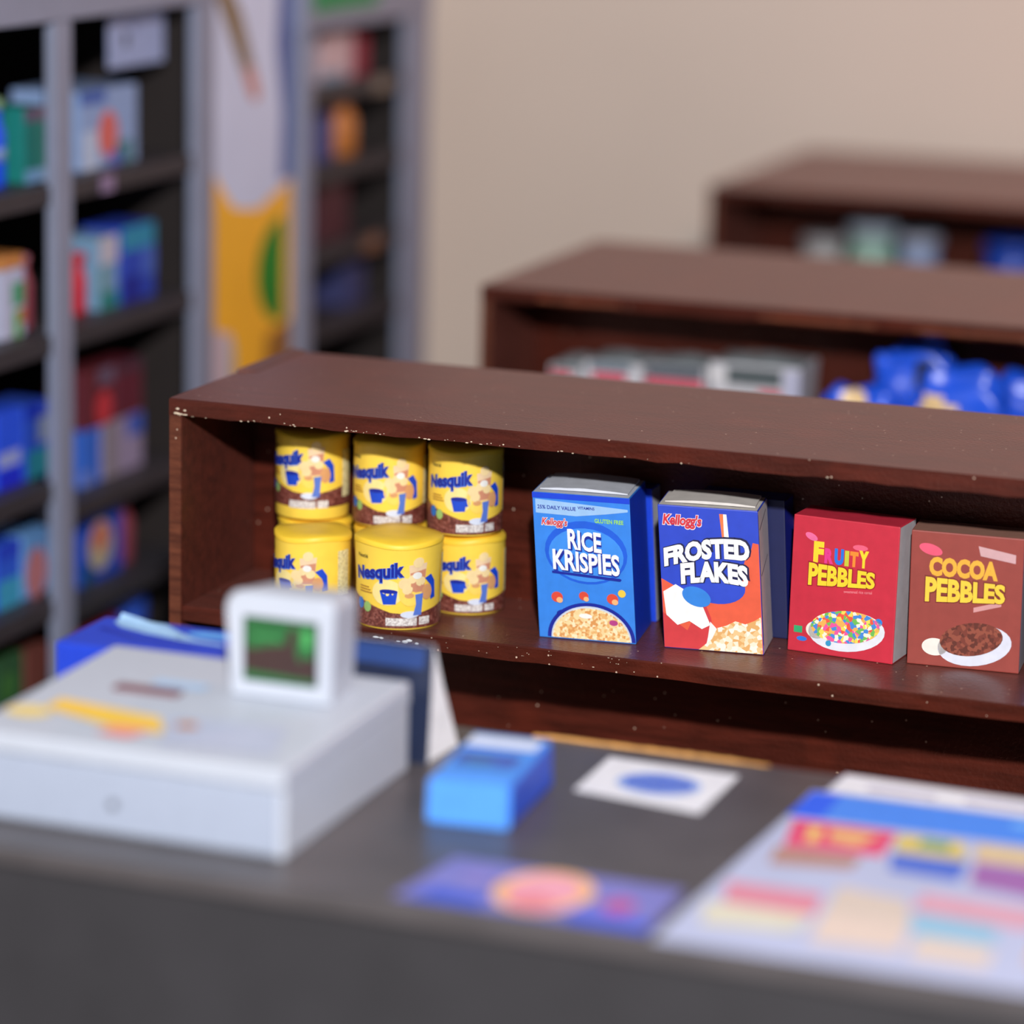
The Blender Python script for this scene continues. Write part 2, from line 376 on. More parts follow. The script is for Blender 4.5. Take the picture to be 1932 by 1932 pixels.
# rice cereal
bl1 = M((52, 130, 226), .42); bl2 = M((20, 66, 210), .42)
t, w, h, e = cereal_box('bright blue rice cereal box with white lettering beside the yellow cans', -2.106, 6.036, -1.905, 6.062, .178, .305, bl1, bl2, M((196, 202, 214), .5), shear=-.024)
p = Print()
rb = M((28, 92, 214), .42)
p.rect(.0, .293, w, .3045, bl2, 1)
p.poly([(.006, .262), (.09, .26), (.15, .268), (.198, .276), (.198, .281), (.006, .291)], M((150, 190, 232), .5), 1)
p.text('25% DAILY VALUE', .01, .271, .08, .008, dblue, 2, bold=.02); p.text('VITAMINS', .094, .275, .035, .006, dblue, 2, bold=.02)
p.text("Kellogg's", .016, .232, .056, .022, white, 2, bold=.08, shear=.25); p.text("Kellogg's", .017, .2335, .054, .020, redp, 3, bold=.03, shear=.25)
p.text('GLUTEN FREE', .128, .249, .06, .009, M((150, 214, 90), .5), 2, bold=.03)
p.ell(.107, .185, .086, .066, rb, 1); p.ell(.107, .18, .078, .056, M((60, 140, 232), .42), 2)
for txt, u, v, ww, hh in (('RICE', .070, .191, .070, .042), ('KRISPIES', .037, .146, .139, .043)):
    wf = lambda a, b: (a, b*(1+.04*sin(9*a))-.12*a)
    p.text(txt, u+.001, v-.003, ww, hh, dblue, 3, bold=.07, warp=wf); p.text(txt, u, v, ww, hh, M((244, 246, 250), .5), 4, bold=.03, warp=wf)
p.poly([(.034, .138), (.1, .134), (.176, .130), (.179, .134), (.176, .136), (.1, .140), (.034, .143)], dblue, 3)
rice = speckle([(238, 206, 150), (226, 178, 112), (246, 226, 186), (214, 150, 84), (240, 214, 160)], 190)
p.ell(.11, .003, .092, .077, dblue, 1, a0=0, a1=pi); p.ell(.11, .003, .084, .070, M((196, 208, 226), .5), 2, a0=0, a1=pi); p.ell(.11, .003, .081, .066, rice, 3, a0=0, a1=pi)
p.ell(.100, .052, .014, .005, white, 4); p.ell(.158, .042, .009, .006, M((176, 60, 130), .5), 4); p.ell(.048, .057, .009, .004, dblue, 4, rot=.4)
# fruit round the bowl rim
for u, v, r_ in ((.042, .088, .012), (.098, .094, .010), (.158, .092, .012)):
    p.ell(u, v, r_, r_*.92, M((214, 70, 50), .5), 3); p.ell(u+.005, v-.006, r_*.55, r_*.5, M((240, 176, 120), .5), 4)
p.ell(.178, .105, .008, .008, M((240, 200, 70), .5), 3)
p.build('front_print', on_front(e, h), t)
t, w, h, e = cereal_box('blue box with a grey side standing behind the rice cereal box', -2.105, 6.252, -1.922, 6.252, .060, .285, bl2, M((188, 190, 200), .6), nav, shear=-.02, flap=False)

# frosted flakes
fb = M((42, 70, 196), .45); org = M((226, 92, 62), .5); org2 = M((236, 120, 70), .5)
t, w, h, e = cereal_box('blue and orange frosted flakes cereal box with a pale grey side', -1.846, 6.067, -1.643, 6.095, .135, .298, fb, M((204, 198, 204), .6), M((204, 200, 196), .6), shear=-.025)
p = Print()
p.poly([(.001, .002), (w-.001, .002), (w-.001, .225), (.18, .215), (.165, .16), (.13, .12), (.09, .118), (.05, .12), (.001, .145)], org, 1)
p.poly([(.185, .15), (w-.001, .14), (w-.001, .23), (.192, .232), (.184, .2)], org, 2)
p.ell(.115, .135, .058, .035, M((46, 74, 200), .45), 2)
p.poly([(.001, .002), (.09, .002), (.105, .03), (.10, .07), (.085, .11), (.05, .04), (.001, .075)], M((204, 56, 62), .5), 3)
p.poly([(.004, .118), (.03, .135), (.06, .118), (.085, .09), (.098, .055), (.08, .045), (.055, .06), (.03, .05), (.008, .07)], M((238, 240, 240), .5), 4); p.ell(.072, .112, .03, .02, M((50, 130, 220), .45), 5, rot=-.3); p.poly([(.085, .002), (.13, .002), (.118, .04), (.098, .062), (.092, .03)], white, 4)
p.poly([(.13, .235), (.143, .235), (.138, .287), (.126, .287)], org2, 1); p.poly([(.134, .235), (.144, .235), (.141, .287), (.134, .287)], white, 2)
flk = speckle([(240, 222, 190), (232, 196, 140), (246, 238, 224), (222, 170, 104), (244, 230, 206)], 120)
p.poly([(.072, .002), (w-.002, .002), (w-.002, .08), (.19, .071), (.17, .062), (.15, .067), (.13, .056), (.112, .05), (.1, .026)], flk, 5)
p.text("Kellogg's", .008, .250, .083, .032, M((240, 214, 220), .5), 3, bold=.09, shear=.2); p.text("Kellogg's", .0095, .252, .08, .029, redp, 4, bold=.035, shear=.2)
wf = lambda a, b: (a, b*(.86+.1*a)+.62*sin(a*pi*.62)-.10*a)
wf2 = lambda a, b: (a, b+.26*sin(a*pi*.78)-.1*a)
for txt, u, v, ww, hh, f in (('FROSTED', .009, .170, .176, .046, wf), ('FLAKES', .042, .136, .138, .044, wf2)):
    p.text(txt, u-.001, v-.002, ww+.005, hh+.004, M((24, 24, 70), .5), 6, bold=.10, warp=f); p.text(txt, u, v, ww, hh, M((246, 247, 248), .5), 8, bold=.055, warp=f)
p.build('front_print', on_front(e, h), t)
p = Print(); p.poly([(.0, .02), (.004, .02), (.002, .29), (0, .29)], nvy, 1)
for v in (.16, .255): p.poly([(.015, v), (.11, v+.024), (.11, v+.0265), (.015, v+.003)], M((90, 60, 80), .5), 1)
p.build('side_print', lambda u, v, l, w=w, e=e, h=h: (w+e*v/h+EPS*l, u, v), t)
t, w, h, e = cereal_box('dark blue cereal box standing behind the frosted flakes box', -1.815, 6.236, -1.632, 6.238, .073, .292, nvy, nav, nav, shear=-.02, flap=False)

# fruity pebbles / cocoa pebbles
rd = M((200, 46, 66), .48); ywl = M((244, 214, 50), .5)
t, w, h, e = cereal_box('red fruity pebbles cereal box with a yellow title', -1.611, 6.158, -1.386, 6.136, .10, .285, rd, M((190, 190, 196), .6), M((196, 44, 66), .5), shear=.002, flap=False)
p = Print()
p.ell(.04, .243, .014, .007, M((236, 110, 160), .5), 1, rot=-.4); p.ell(.145, .232, .016, .006, M((236, 100, 130), .5), 1)
for ch, u_, w_, c_, hh_ in (('F', .046, .022, (244, 214, 50), .044), ('R', .070, .019, (226, 60, 140), .032), ('U', .091, .020, (40, 120, 224), .034), ('I', .113, .009, (200, 206, 60), .032), ('T', .124, .018, (240, 140, 50), .032), ('Y', .143, .021, (244, 214, 50), .036)):
    p.text(ch, u_, .191, w_, hh_, M(c_, .5), 2, bold=.07)
p.text('PEBBLES', .036, .140, .146, .046, M((150, 30, 40), .5), 3, bold=.09, warp=lambda a, b: (a, b*(1.15-.35*a)+.22*a))
p.text('PEBBLES', .038, .142, .142, .042, ywl, 5, bold=.045, warp=lambda a, b: (a, b*(1.15-.35*a)+.22*a))
p.text('sweetened rice cereal', .115, .135, .06, .006, M((240, 150, 160), .5), 2, rot=.08)
fru = speckle([(240, 90, 70), (250, 220, 90), (236, 90, 160), (110, 190, 90), (250, 240, 220), (70, 140, 220), (250, 180, 90)], 130, 'fruity_cereal')
p.ell(.125, .055, .082, .042, M((226, 230, 240), .5), 1, rot=.12); p.ell(.122, .064, .074, .034, fru, 2, rot=.1)
p.ell(.06, .05, .022, .018, M((238, 232, 220), .5), 1)
p.rect(.012, .040, .03, .054, M((50, 170, 110), .5), 1); p.ell(.03, .028, .011, .005, M((40, 120, 220), .5), 1); p.ell(.192, .083, .008, .008, M((40, 130, 220), .5), 1); p.ell(.088, .026, .006, .006, M((50, 150, 200), .5), 3)
p.build('front_print', on_front(e, h), t)
cb = M((150, 66, 58), .5)
t, w, h, e = cereal_box('brown cocoa pebbles cereal box with a yellow title', -1.362, 6.160, -1.137, 6.176, .10, .277, cb, M((170, 160, 160), .6), M((150, 110, 96), .5), shear=-.004, flap=False)
p = Print()
p.ell(.04, .240, .024, .011, M((236, 90, 120), .5), 1, rot=-.25); p.poly([(.14, .235), (.21, .225), (.21, .243), (.135, .255)], M((208, 166, 170), .5), 1)
p.text('COCOA', .038, .186, .138, .040, M((238, 176, 60), .5), 2, bold=.06)
p.text('PEBBLES', .030, .130, .164, .050, M((120, 44, 36), .5), 3, bold=.09, warp=lambda a, b: (a, b*(1.15-.3*a)+.2*a))
p.text('PEBBLES', .032, .132, .160, .046, M((246, 204, 64), .5), 5, bold=.045, warp=lambda a, b: (a, b*(1.15-.3*a)+.2*a))
p.poly([(.13, .118), (.185, .135), (.185, .145), (.13, .128)], M((208, 150, 150), .5), 1)
p.ell(.135, .05, .075, .042, M((216, 220, 236), .5), 1, rot=.2); p.ell(.128, .062, .064, .034, speckle([(120, 56, 44), (96, 44, 34), (146, 76, 58)], 150, 'cocoa_cereal'), 2, rot=.2)
p.ell(.055, .04, .026, .018, M((238, 232, 224), .5), 1)
p.build('front_print', on_front(e, h), t)
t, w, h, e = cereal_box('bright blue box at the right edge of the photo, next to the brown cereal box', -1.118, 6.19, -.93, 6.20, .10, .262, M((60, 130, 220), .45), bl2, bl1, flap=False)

# ---------------------------------------------------------------- checkout counter
ctop = M((78, 74, 76), .36, .12, 9, bump=.15); cfr = M((45, 44, 48), .6, .12, 6)
t = thing('checkout_counter', 'dark grey checkout counter carrying the white till and the flat posters', 'counter', (0, 4.30, 0))
m = MB(); m.box(-2.70, .5, .0, .93, .77, .80, ctop, .004); m.build('countertop', t)
m = MB(); m.box(-2.68, .48, .012, .04, 0, .7695, cfr); m.build('front_panel', t)
for x in (-2.68, .455):
    m = MB(); m.box(x, x+.025, .041, .91, 0, .7695, cfr); m.build('side_panel', t)
m = MB(); n = 30; pts = []
rawm = M((206, 150, 78), .6, .2, 60)
k = m.mi(rawm); rows = []
for i in range(n+1):
    x = -1.83+.44*i/n; hgt = .0036*min(1, (n-i)/6, (i+1)/3)*random.uniform(.7, 1.2)+.0008
    rows.append([m.bm.verts.new(q) for q in ((x, .922, .8003), (x, .924, .8003+hgt), (x, .9315, .8003+hgt), (x, .9315, .795))])
for a, b in zip(rows, rows[1:]):
    for j in range(3): m.bm.faces.new([a[j], b[j], b[j+1], a[j+1]]).material_index = k
o = m.build('raw_or_lit_edge', t); o['label'] = 'bare tan wood strip on the rear edge'

# ---------------------------------------------------------------- cash register
wh = M((184, 191, 204), .45, .02); wh2 = M((160, 170, 190), .5, .03); seam = M((120, 124, 140), .6)
t = thing('cash_register', 'white cash register with a small green screen on the counter', 'cash register', (-2.525, 4.415, .8003))
W, D, H = .565, .53, .155
m = MB(); m.box(0, W, .006, D, 0, .118, wh, .004); m.build('drawer_housing', t)
m = MB(); m.box(.010, W-.012, -.001, .02, .006, .112, wh2, .003); d_ = m.build('drawer', t)
m = MB(); m.lathe([(.007, 0), (.007, .004), (.004, .005)], M((110, 112, 120), .3, metal=.8), 16); o = m.build('lock', d_); o.location = (.268, -.0012, .055); o.rotation_euler = (pi/2, 0, 0)
m = MB(); m.hexa([(-.003, -.004, .1185), (W+.003, -.004, .1185), (W+.003, D+.003, .1185), (-.003, D+.003, .1185), (-.003, -.004, .148), (W+.003, -.004, .148), (W+.001, D+.001, .158), (-.001, D+.001, .158)], wh, .006, 3); m.build('top_cover', t)
def regtop(y): return .148+.010*y/D+.0012
p = Print()
p.poly([(.275, .185), (.48, .205), (.52, .06), (.325, .04)], M((176, 184, 206), .5), 1)
p.build('key_pad', lambda u, v, l: (u, v, regtop(v)+EPS*l), t)['label'] = 'bluish grey key area'
p = Print(); yk = M((240, 196, 70), .5); ok_ = M((238, 160, 90), .5)
p.poly([(.10, .205), (.30, .172), (.345, .10), (.27, .09), (.10, .15)], yk, 1); p.poly([(.25, .10), (.32, .11), (.30, .055), (.24, .06)], M((232, 140, 130), .5), 2)
p.ell(.36, .15, .02, .018, ok_, 1); p.ell(.05, .12, .04, .03, M((232, 206, 120), .5), 1)
p.build('yellow_keys', lambda u, v, l: (u-.035 if u > .1 else u, v, regtop(v)+EPS*l), t)['label'] = 'yellow and orange keys'
m = MB(); m.box(.12, .24, .285, .315, regtop(.3)-.001, regtop(.3)+.004, M((116, 70, 76), .5), .001); m.build('receipt_slot', t)['label'] = 'dark red receipt slot'
p = Print(); p.rect(.165, .335, .265, .37, M((170, 200, 232), .5), 1); p.build('blue_keys', lambda u, v, l: (u, v, regtop(v)+EPS*l), t)['label'] = 'pale blue keys'
# monitor
mx, my, mz = .305, .335, regtop(.35)-.001
m = MB(); mw, mh, md = .200, .184, .115
out = []
for cx, cz, a0 in ((mw-.022, mh-.022, 0), (.032, mh-.032, pi/2)):
    rr = .022 if cx > .1 else .032
    for i in range(7): a = a0+pi/2*i/6; out.append((cx+rr*cos(a), cz+rr*sin(a)))
out += [(.010, .0), (mw-.006, .0)]
k = m.mi(wh); A = [m.bm.verts.new((a, 0, b)) for a, b in out]; A2 = [m.bm.verts.new((.004+a*.955, .008-.016, .004+b*.955)) for a, b in out]
B = [m.bm.verts.new((.01+a*.9, md, b*.93)) for a, b in out]; n = len(out)
m.bm.faces.new(A2)
for i in range(n):
    j = (i+1) % n; m.bm.faces.new([A2[i], A2[j], A[j], A[i]]); f = m.bm.faces.new([A[i], A[j], B[j], B[i]])
m.bm.faces.new(B[::-1])
mon = m.build('monitor', t); mon.location = (mx, my+.008, mz)
scr = MB(); scr.box(.037, .172, -.0115, -.0075, .032, .143, M((30, 30, 34), .3), .001); sc = scr.build('screen', t); sc.location = mon.location
sc.parent = mon; sc.location = (0, 0, 0)
p = Print(); gr = M((38, 98, 52), .4); dk = M((62, 44, 42), .4)
p.rect(.035, .035, .145, .14, gr, 1)
p.poly([(.035, .05), (.09, .047), (.145, .043), (.145, .078), (.128, .085), (.122, .07), (.115, .092), (.118, .13), (.104, .128), (.098, .1), (.07, .095), (.05, .088), (.035, .09)], dk, 2)
p.rect(.05, .108, .09, .112, M((70, 150, 84), .4), 2); p.rect(.125, .1, .14, .13, M((70, 156, 84), .4), 2)
o = p.build('display_image', lambda u, v, l: (.0405+(u-.035)*1.16, -.0115-EPS*l, v), mon); o['label'] = 'green and brown picture'

# ---------------------------------------------------------------- tent sign
nv = M((26, 36, 62), .3, .15, 20); whs = M((236, 238, 244), .55)
t = thing('tent_sign', 'folded A-shaped card sign, navy outside and white inside, right of the till', 'sign', (-2.30, 4.985, .8003))
L_ = .358; ht = .197
m = MB(); k = m.mi(nv); k2 = m.mi(whs)
for sgn, (yb_, yt_) in enumerate(((0, .064), (.135, .066))):
    o_ = .0025*(1 if sgn == 0 else -1)
    a = [(0, yb_, 0), (L_+.003, yb_, 0), (L_-.014, yt_, ht), (0, yt_, ht)]
    b = [(x, y+o_, z-(.001 if z else 0)) for x, y, z in a]
    mm = MB(); V = [mm.bm.verts.new(q) for q in a]; U_ = [mm.bm.verts.new(q) for q in b]
    ka, kb = mm.mi(nv), mm.mi(whs)
    mm.bm.faces.new(V).material_index = ka; mm.bm.faces.new(U_[::-1]).material_index = kb
    for i in range(4): mm.bm.faces.new([V[i], V[(i+1) % 4], U_[(i+1) % 4], U_[i]]).material_index = kb
    leaf = mm.build('front_leaf' if sgn == 0 else 'rear_leaf', t)
    if sgn == 0:
        p = Print(); p.poly([(.02, .16), (.33, .155), (.33, .19), (.02, .19)], M((30, 60, 120), .4), 1)
        p.poly([(.02, .02), (.2, .02), (.2, .06), (.02, .05)], M((28, 46, 110), .4), 1)
        p.build('leaf_print', lambda u, v, l: (u, v/ht*.064-EPS*l, v), leaf)
# white end flap closing part of the triangle
m = MB(); m.hexa([(L_-.002, .006, .001), (L_+.0005, .006, .001), (L_+.010, .129, .001), (L_+.008, .129, .001), (L_-.018, .0635, ht-.004), (L_-.0155, .0635, ht-.004), (L_-.0155, .0665, ht-.004), (L_-.018, .0665, ht-.004)], whs); m.build('end_flap', t)

# ---------------------------------------------------------------- blue items on the counter
bb = M((78, 148, 236), .45); bbd = M((28, 84, 214), .45)
t = thing('small_blue_box', 'small bright blue box with a white patch, right of the till', 'box', (-1.826, 4.688, .8003), radians(5))
m = MB(); fs = m.hexa([(0, 0, 0), (.142, 0, 0), (.150, .262, 0), (.008, .275, 0), (.001, .006, .074), (.141, .006, .076), (.148, .255, .082), (.006, .268, .080)], bb)
for f in fs:
    c = f.calc_center_median()
    if c.x > .13: f.material_index = m.mi(bbd)
bmesh.ops.bevel(m.bm, geom=m.bm.edges[:], offset=.004, segments=2, affect='EDGES'); m.build('carton', t)
p = Print(); tz = lambda v: .0745+.0265*v*.9
p.poly([(.012, .185), (.135, .185), (.138, .235), (.014, .24)], M((214, 224, 244), .5), 1); p.poly([(.02, .09), (.125, .09), (.125, .15), (.02, .15)], M((70, 92, 176), .5), 1); p.ell(.06, .105, .03, .01, M((80, 130, 150), .5), 2)
p.build('top_print', lambda u, v, l: (u, v, .0753+.0075*v/.26+EPS*l+.0008), t)
t = thing('blue_carton', 'flat blue carton with a pale blue swoosh behind the till', 'box', (-2.665, 4.985, .8003))
m = MB(); m.box(0, .33, 0, .20, 0, .138, M((30, 66, 204), .42), .004); m.build('carton', t)
p = Print()
p.poly([(.03, .2-.004), (.07, .2-.002), (.13, .19), (.17, .155), (.22, .12), (.28, .11), (.29, .095), (.2, .10), (.12, .118), (.06, .14), (.035, .165)], M((152, 194, 236), .5), 2)
p.ell(.24, .155, .05, .02, M((96, 168, 240), .5), 1)
p.poly([(.03, .13), (.12, .09), (.24, .08), (.24, .07), (.11, .075), (.03, .11)], M((20, 44, 170), .5), 1)
p.build('top_print', on_top(.138), t)
m = MB(); nseg = 14; A = []
k = m.mi(M((160, 200, 238), .5))
for i in range(nseg+1):
    u = i/nseg; yy = .195-.075*u**1.4; wdt = .022*sin(pi*min(1, max(0, .12+u*.8)))+.004
    A.append([m.bm.verts.new(q) for q in ((.035+.16*u, yy-wdt, .1395), (.035+.16*u, yy, .1395+.010*(1-u)), (.035+.16*u, yy+.003, .1395))])
for a, b in zip(A, A[1:]):
    for j in range(3): m.bm.faces.new([a[j], b[j], b[(j+1) % 3], a[(j+1) % 3]]).material_index = k
m.bm.faces.new(A[0]); m.bm.faces.new(A[-1][::-1])
m.build('raised_swoosh', t)

def sheet(name, label, cat, pts, th, mt, loc):
    m = MB(); t = thing(name, label, cat, loc); m.prism([(a-loc[0], b-loc[1]) for a, b in pts], 0, th, mt, 'z'); m.build('paper', t); return t
# white card with blue seal
lc = (-1.66, 4.93, .8003)
t = sheet('printed_card', 'white square card with a blue oval print lying on the counter', 'card', [(-1.658, 4.955), (-1.425, 4.920), (-1.422, 5.145), (-1.662, 5.156)], .0015, M((226, 228, 236), .55), lc)
p = Print(); sb = M((60, 96, 206), .5)
p.ell(.125, .112, .075, .062, M((150, 176, 232), .5), 1); p.ell(.125, .112, .062, .046, sb, 2)
for q in range(5): p.rect(.075, .078+q*.015, .175, .082+q*.015, M((150, 176, 232), .5), 3)
p.build('card_print', on_top(.0015), t)
# purple strip
lc = (-1.72, 4.34, .8003)
t = sheet('purple_flyer', 'narrow purple flyer with a pink and orange oval at the front counter edge', 'flyer', [(-1.741, 4.335), (-1.332, 4.335), (-1.335, 4.545), (-1.717, 4.545)], .001, M((118, 118, 188), .5, .15, 12), lc)
p = Print()
p.ell(.187, .106, .078, .098, M((230, 178, 122), .5), 1); p.ell(.187, .106, .056, .078, M((226, 158, 176), .5), 2); p.ell(.187, .05, .04, .03, M((216, 122, 134), .5), 3)
p.poly([(.0, .0), (.12, .0), (.12, .045), (.03, .06)], M((52, 84, 200), .5), 1); p.poly([(.26, 0), (.386, 0), (.386, .035), (.25, .04)], M((44, 84, 214), .5), 1)
p.ell(.315, .09, .025, .035, M((176, 84, 150), .5), 1); p.ell(.07, .13, .03, .03, M((130, 120, 190), .5), 1)
p.build('flyer_print', on_top(.001), t)
# product poster
lc = (-1.316, 4.315, .8003)
t = sheet('product_poster', 'large pale poster of snack packs under a blue header on the counter', 'poster', [(-1.316, 4.315), (-.60, 4.325), (-.60, 5.20), (-1.255, 5.235), (-1.262, 5.125), (-1.285, 5.12), (-1.288, 4.965)], .001, M((176, 184, 214), .5, .04, 8), lc)
p = Print()
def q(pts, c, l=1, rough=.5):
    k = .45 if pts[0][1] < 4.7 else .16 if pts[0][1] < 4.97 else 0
    c = tuple(int(v*(1-k)+g_*k) for v, g_ in zip(c, (190, 194, 214)))  # glossy reflection mixed into the print colours, paler toward the front
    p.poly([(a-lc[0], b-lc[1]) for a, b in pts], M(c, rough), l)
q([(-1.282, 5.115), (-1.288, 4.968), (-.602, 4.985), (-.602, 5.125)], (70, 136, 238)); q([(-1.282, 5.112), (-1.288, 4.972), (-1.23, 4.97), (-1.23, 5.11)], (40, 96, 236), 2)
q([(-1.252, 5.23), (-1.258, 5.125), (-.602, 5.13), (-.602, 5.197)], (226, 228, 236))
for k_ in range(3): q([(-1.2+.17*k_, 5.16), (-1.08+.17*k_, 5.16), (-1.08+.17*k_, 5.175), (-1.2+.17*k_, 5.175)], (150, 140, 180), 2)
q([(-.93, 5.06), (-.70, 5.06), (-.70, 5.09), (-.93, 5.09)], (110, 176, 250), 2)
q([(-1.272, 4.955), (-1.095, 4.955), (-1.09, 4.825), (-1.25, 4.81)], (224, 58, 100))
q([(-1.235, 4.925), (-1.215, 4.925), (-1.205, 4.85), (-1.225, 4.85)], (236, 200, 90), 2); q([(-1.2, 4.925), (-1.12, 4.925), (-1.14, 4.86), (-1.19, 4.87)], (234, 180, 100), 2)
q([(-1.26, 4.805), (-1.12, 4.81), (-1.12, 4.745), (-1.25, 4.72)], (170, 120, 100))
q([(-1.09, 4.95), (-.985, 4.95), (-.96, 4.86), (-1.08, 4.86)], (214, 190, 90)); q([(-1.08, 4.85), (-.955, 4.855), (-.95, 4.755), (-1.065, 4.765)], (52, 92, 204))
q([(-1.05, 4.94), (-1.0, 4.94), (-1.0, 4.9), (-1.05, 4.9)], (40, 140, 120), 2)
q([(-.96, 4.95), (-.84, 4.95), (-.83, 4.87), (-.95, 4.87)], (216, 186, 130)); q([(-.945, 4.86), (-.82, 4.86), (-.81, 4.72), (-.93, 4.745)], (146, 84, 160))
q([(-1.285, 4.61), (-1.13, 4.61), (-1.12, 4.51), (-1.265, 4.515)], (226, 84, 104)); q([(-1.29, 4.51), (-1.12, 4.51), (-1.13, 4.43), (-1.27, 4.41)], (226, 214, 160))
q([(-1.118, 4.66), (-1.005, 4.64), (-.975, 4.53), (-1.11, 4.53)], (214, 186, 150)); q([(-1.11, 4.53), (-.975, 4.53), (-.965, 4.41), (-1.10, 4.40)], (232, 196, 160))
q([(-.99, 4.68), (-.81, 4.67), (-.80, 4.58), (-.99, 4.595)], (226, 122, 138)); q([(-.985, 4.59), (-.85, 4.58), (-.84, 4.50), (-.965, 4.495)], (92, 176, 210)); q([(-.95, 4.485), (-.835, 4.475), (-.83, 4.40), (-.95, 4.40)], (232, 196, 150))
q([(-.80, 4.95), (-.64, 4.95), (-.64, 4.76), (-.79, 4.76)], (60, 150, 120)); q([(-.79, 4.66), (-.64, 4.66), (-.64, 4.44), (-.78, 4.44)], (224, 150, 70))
p.build('poster_print', on_top(.001), t)

# ---------------------------------------------------------------- grey shelving units along the left wall
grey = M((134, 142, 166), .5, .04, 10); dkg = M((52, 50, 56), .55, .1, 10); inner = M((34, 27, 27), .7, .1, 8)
XF = -3.8
def wall_unit(label, y0, y1, posts, zrail, ztop, bays, header=None):
    """front plane x = XF; bays: (y0, y1, [shelf tops])"""
    t = thing('shelving_unit', label, 'shelving unit', (XF, y0, 0))
    Dp = .68
    for a, b in posts:
        m = MB(); m.box(-.03, 0, a-y0, b-y0, 0, zrail-.0005, grey, .004); m.build('post', t)
    m = MB(); m.box(-.06, .004, 0, y1-y0, zrail, ztop, grey, .005); m.build('top_rail', t)
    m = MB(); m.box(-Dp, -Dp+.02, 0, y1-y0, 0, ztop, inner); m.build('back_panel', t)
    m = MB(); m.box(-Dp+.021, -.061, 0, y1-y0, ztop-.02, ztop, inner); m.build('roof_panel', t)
    for a, b in posts:
        if a > 7 and a < 7.2: continue
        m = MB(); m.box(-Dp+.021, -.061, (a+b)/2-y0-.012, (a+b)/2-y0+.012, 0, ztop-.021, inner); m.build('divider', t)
    for a, b, zs in bays:
        for z in zs:
            m = MB(); m.box(-Dp+.021, -.015, a-y0+.001, b-y0-.001, z-.05, z, dkg, .003); m.build('shelf_board', t)
    if header:
        m = MB(); m.box(.0045, .012, header[0]-y0, header[1]-y0, header[2], header[3], M((30, 140, 84), .5), .001); m.build('header_sign', t)
    return t
B1 = (6.40, 7.13, (1.46, 1.08, .70, .39, .13)); B2 = (7.218, 7.945, (1.46, 1.08, .62, .35, .12))
B3 = (8.733, 9.48, (1.57, 1.33, 1.08, .85, .5, .15))
wall_unit('tall grey shelving unit at the left with two bays of drinks and packs', 5.64, 8.055, [(5.64, 5.80), (6.28, 6.40), (7.13, 7.218), (7.945, 8.055)], 1.868, 2.12, [(5.80, 6.28, B1[2]), B1[:2]+(B1[2],), B2], None)
wall_unit('tall grey shelving unit in the corner beside the beige wall, nearly dark inside', 8.655, 9.67, [(8.655, 8.733), (9.48, 9.67)], 1.745, 2.0, [B3], (8.72, 9.2, 1.80, 1.98))
# advertising panel between the units
t = thing('advertising_panel', 'tall white, blue and yellow advertising panel between the two shelving units', 'poster', (XF-.03, 8.058, .02))
m = MB(); m.box(-.015, 0, 0, .59, 0, 2.1, M((204, 218, 250), .45, .05, 3)); m.build('board', t)
p = Print(); gold = M((246, 188, 52), .45, .06, 6)
# u along y (0..0.51), v height; unit px scale about 780 px/m horizontally 500
p.poly([(0, .55), (.06, .93), (.30, .60), (.50, .60), (.50, 1.30), (.30, 1.235), (.16, 1.255), (.06, 1.35), (0, 1.45)], gold, 1)
p.poly([(.18, .5), (.34, .5), (.5, .62), (.5, .95), (.2, .95), (.1, .93)], gold, 2)
p.ell(.455, 1.04, .16, .155, M((44, 134, 40), .45, .1, 8), 3, a0=pi/2, a1=3*pi/2); 
p.poly([(.30, .6), (.5, .6), (.5, .88), (.36, .86)], M((150, 104, 40), .5, .2, 8), 3)
p.poly([(0, 1.98), (.12, 1.90), (.20, 1.80), (.31, 1.56), (.26, 1.55), (.16, 1.70), (.05, 1.86), (0, 1.90)], M((134, 116, 90), .5, .1, 8), 2)
p.ell(.26, 1.60, .06, .03, M((200, 140, 130), .5), 3, rot=-1)
p.poly([(0, 2.08), (.5, 2.08), (.5, 1.93), (.3, 2.0), (.1, 1.96)], M((214, 176, 186), .5), 1)
p.poly([(.43, 1.3), (.5, 1.3), (.5, 1.93), (.42, 1.9), (.40, 1.7), (.44, 1.5)], M((86, 106, 170), .5), 1)
p.poly([(.02, .5), (.16, .5), (.14, .9), (.05, .92)], M((206, 190, 204), .5), 4)
p.poly([(.14, .5), (.18, .5), (.16, .86), (.14, .9)], M((120, 190, 190), .5), 4)
p.build('panel_print', lambda u, v, l: (.0005+EPS*l, u*1.17, v), t)

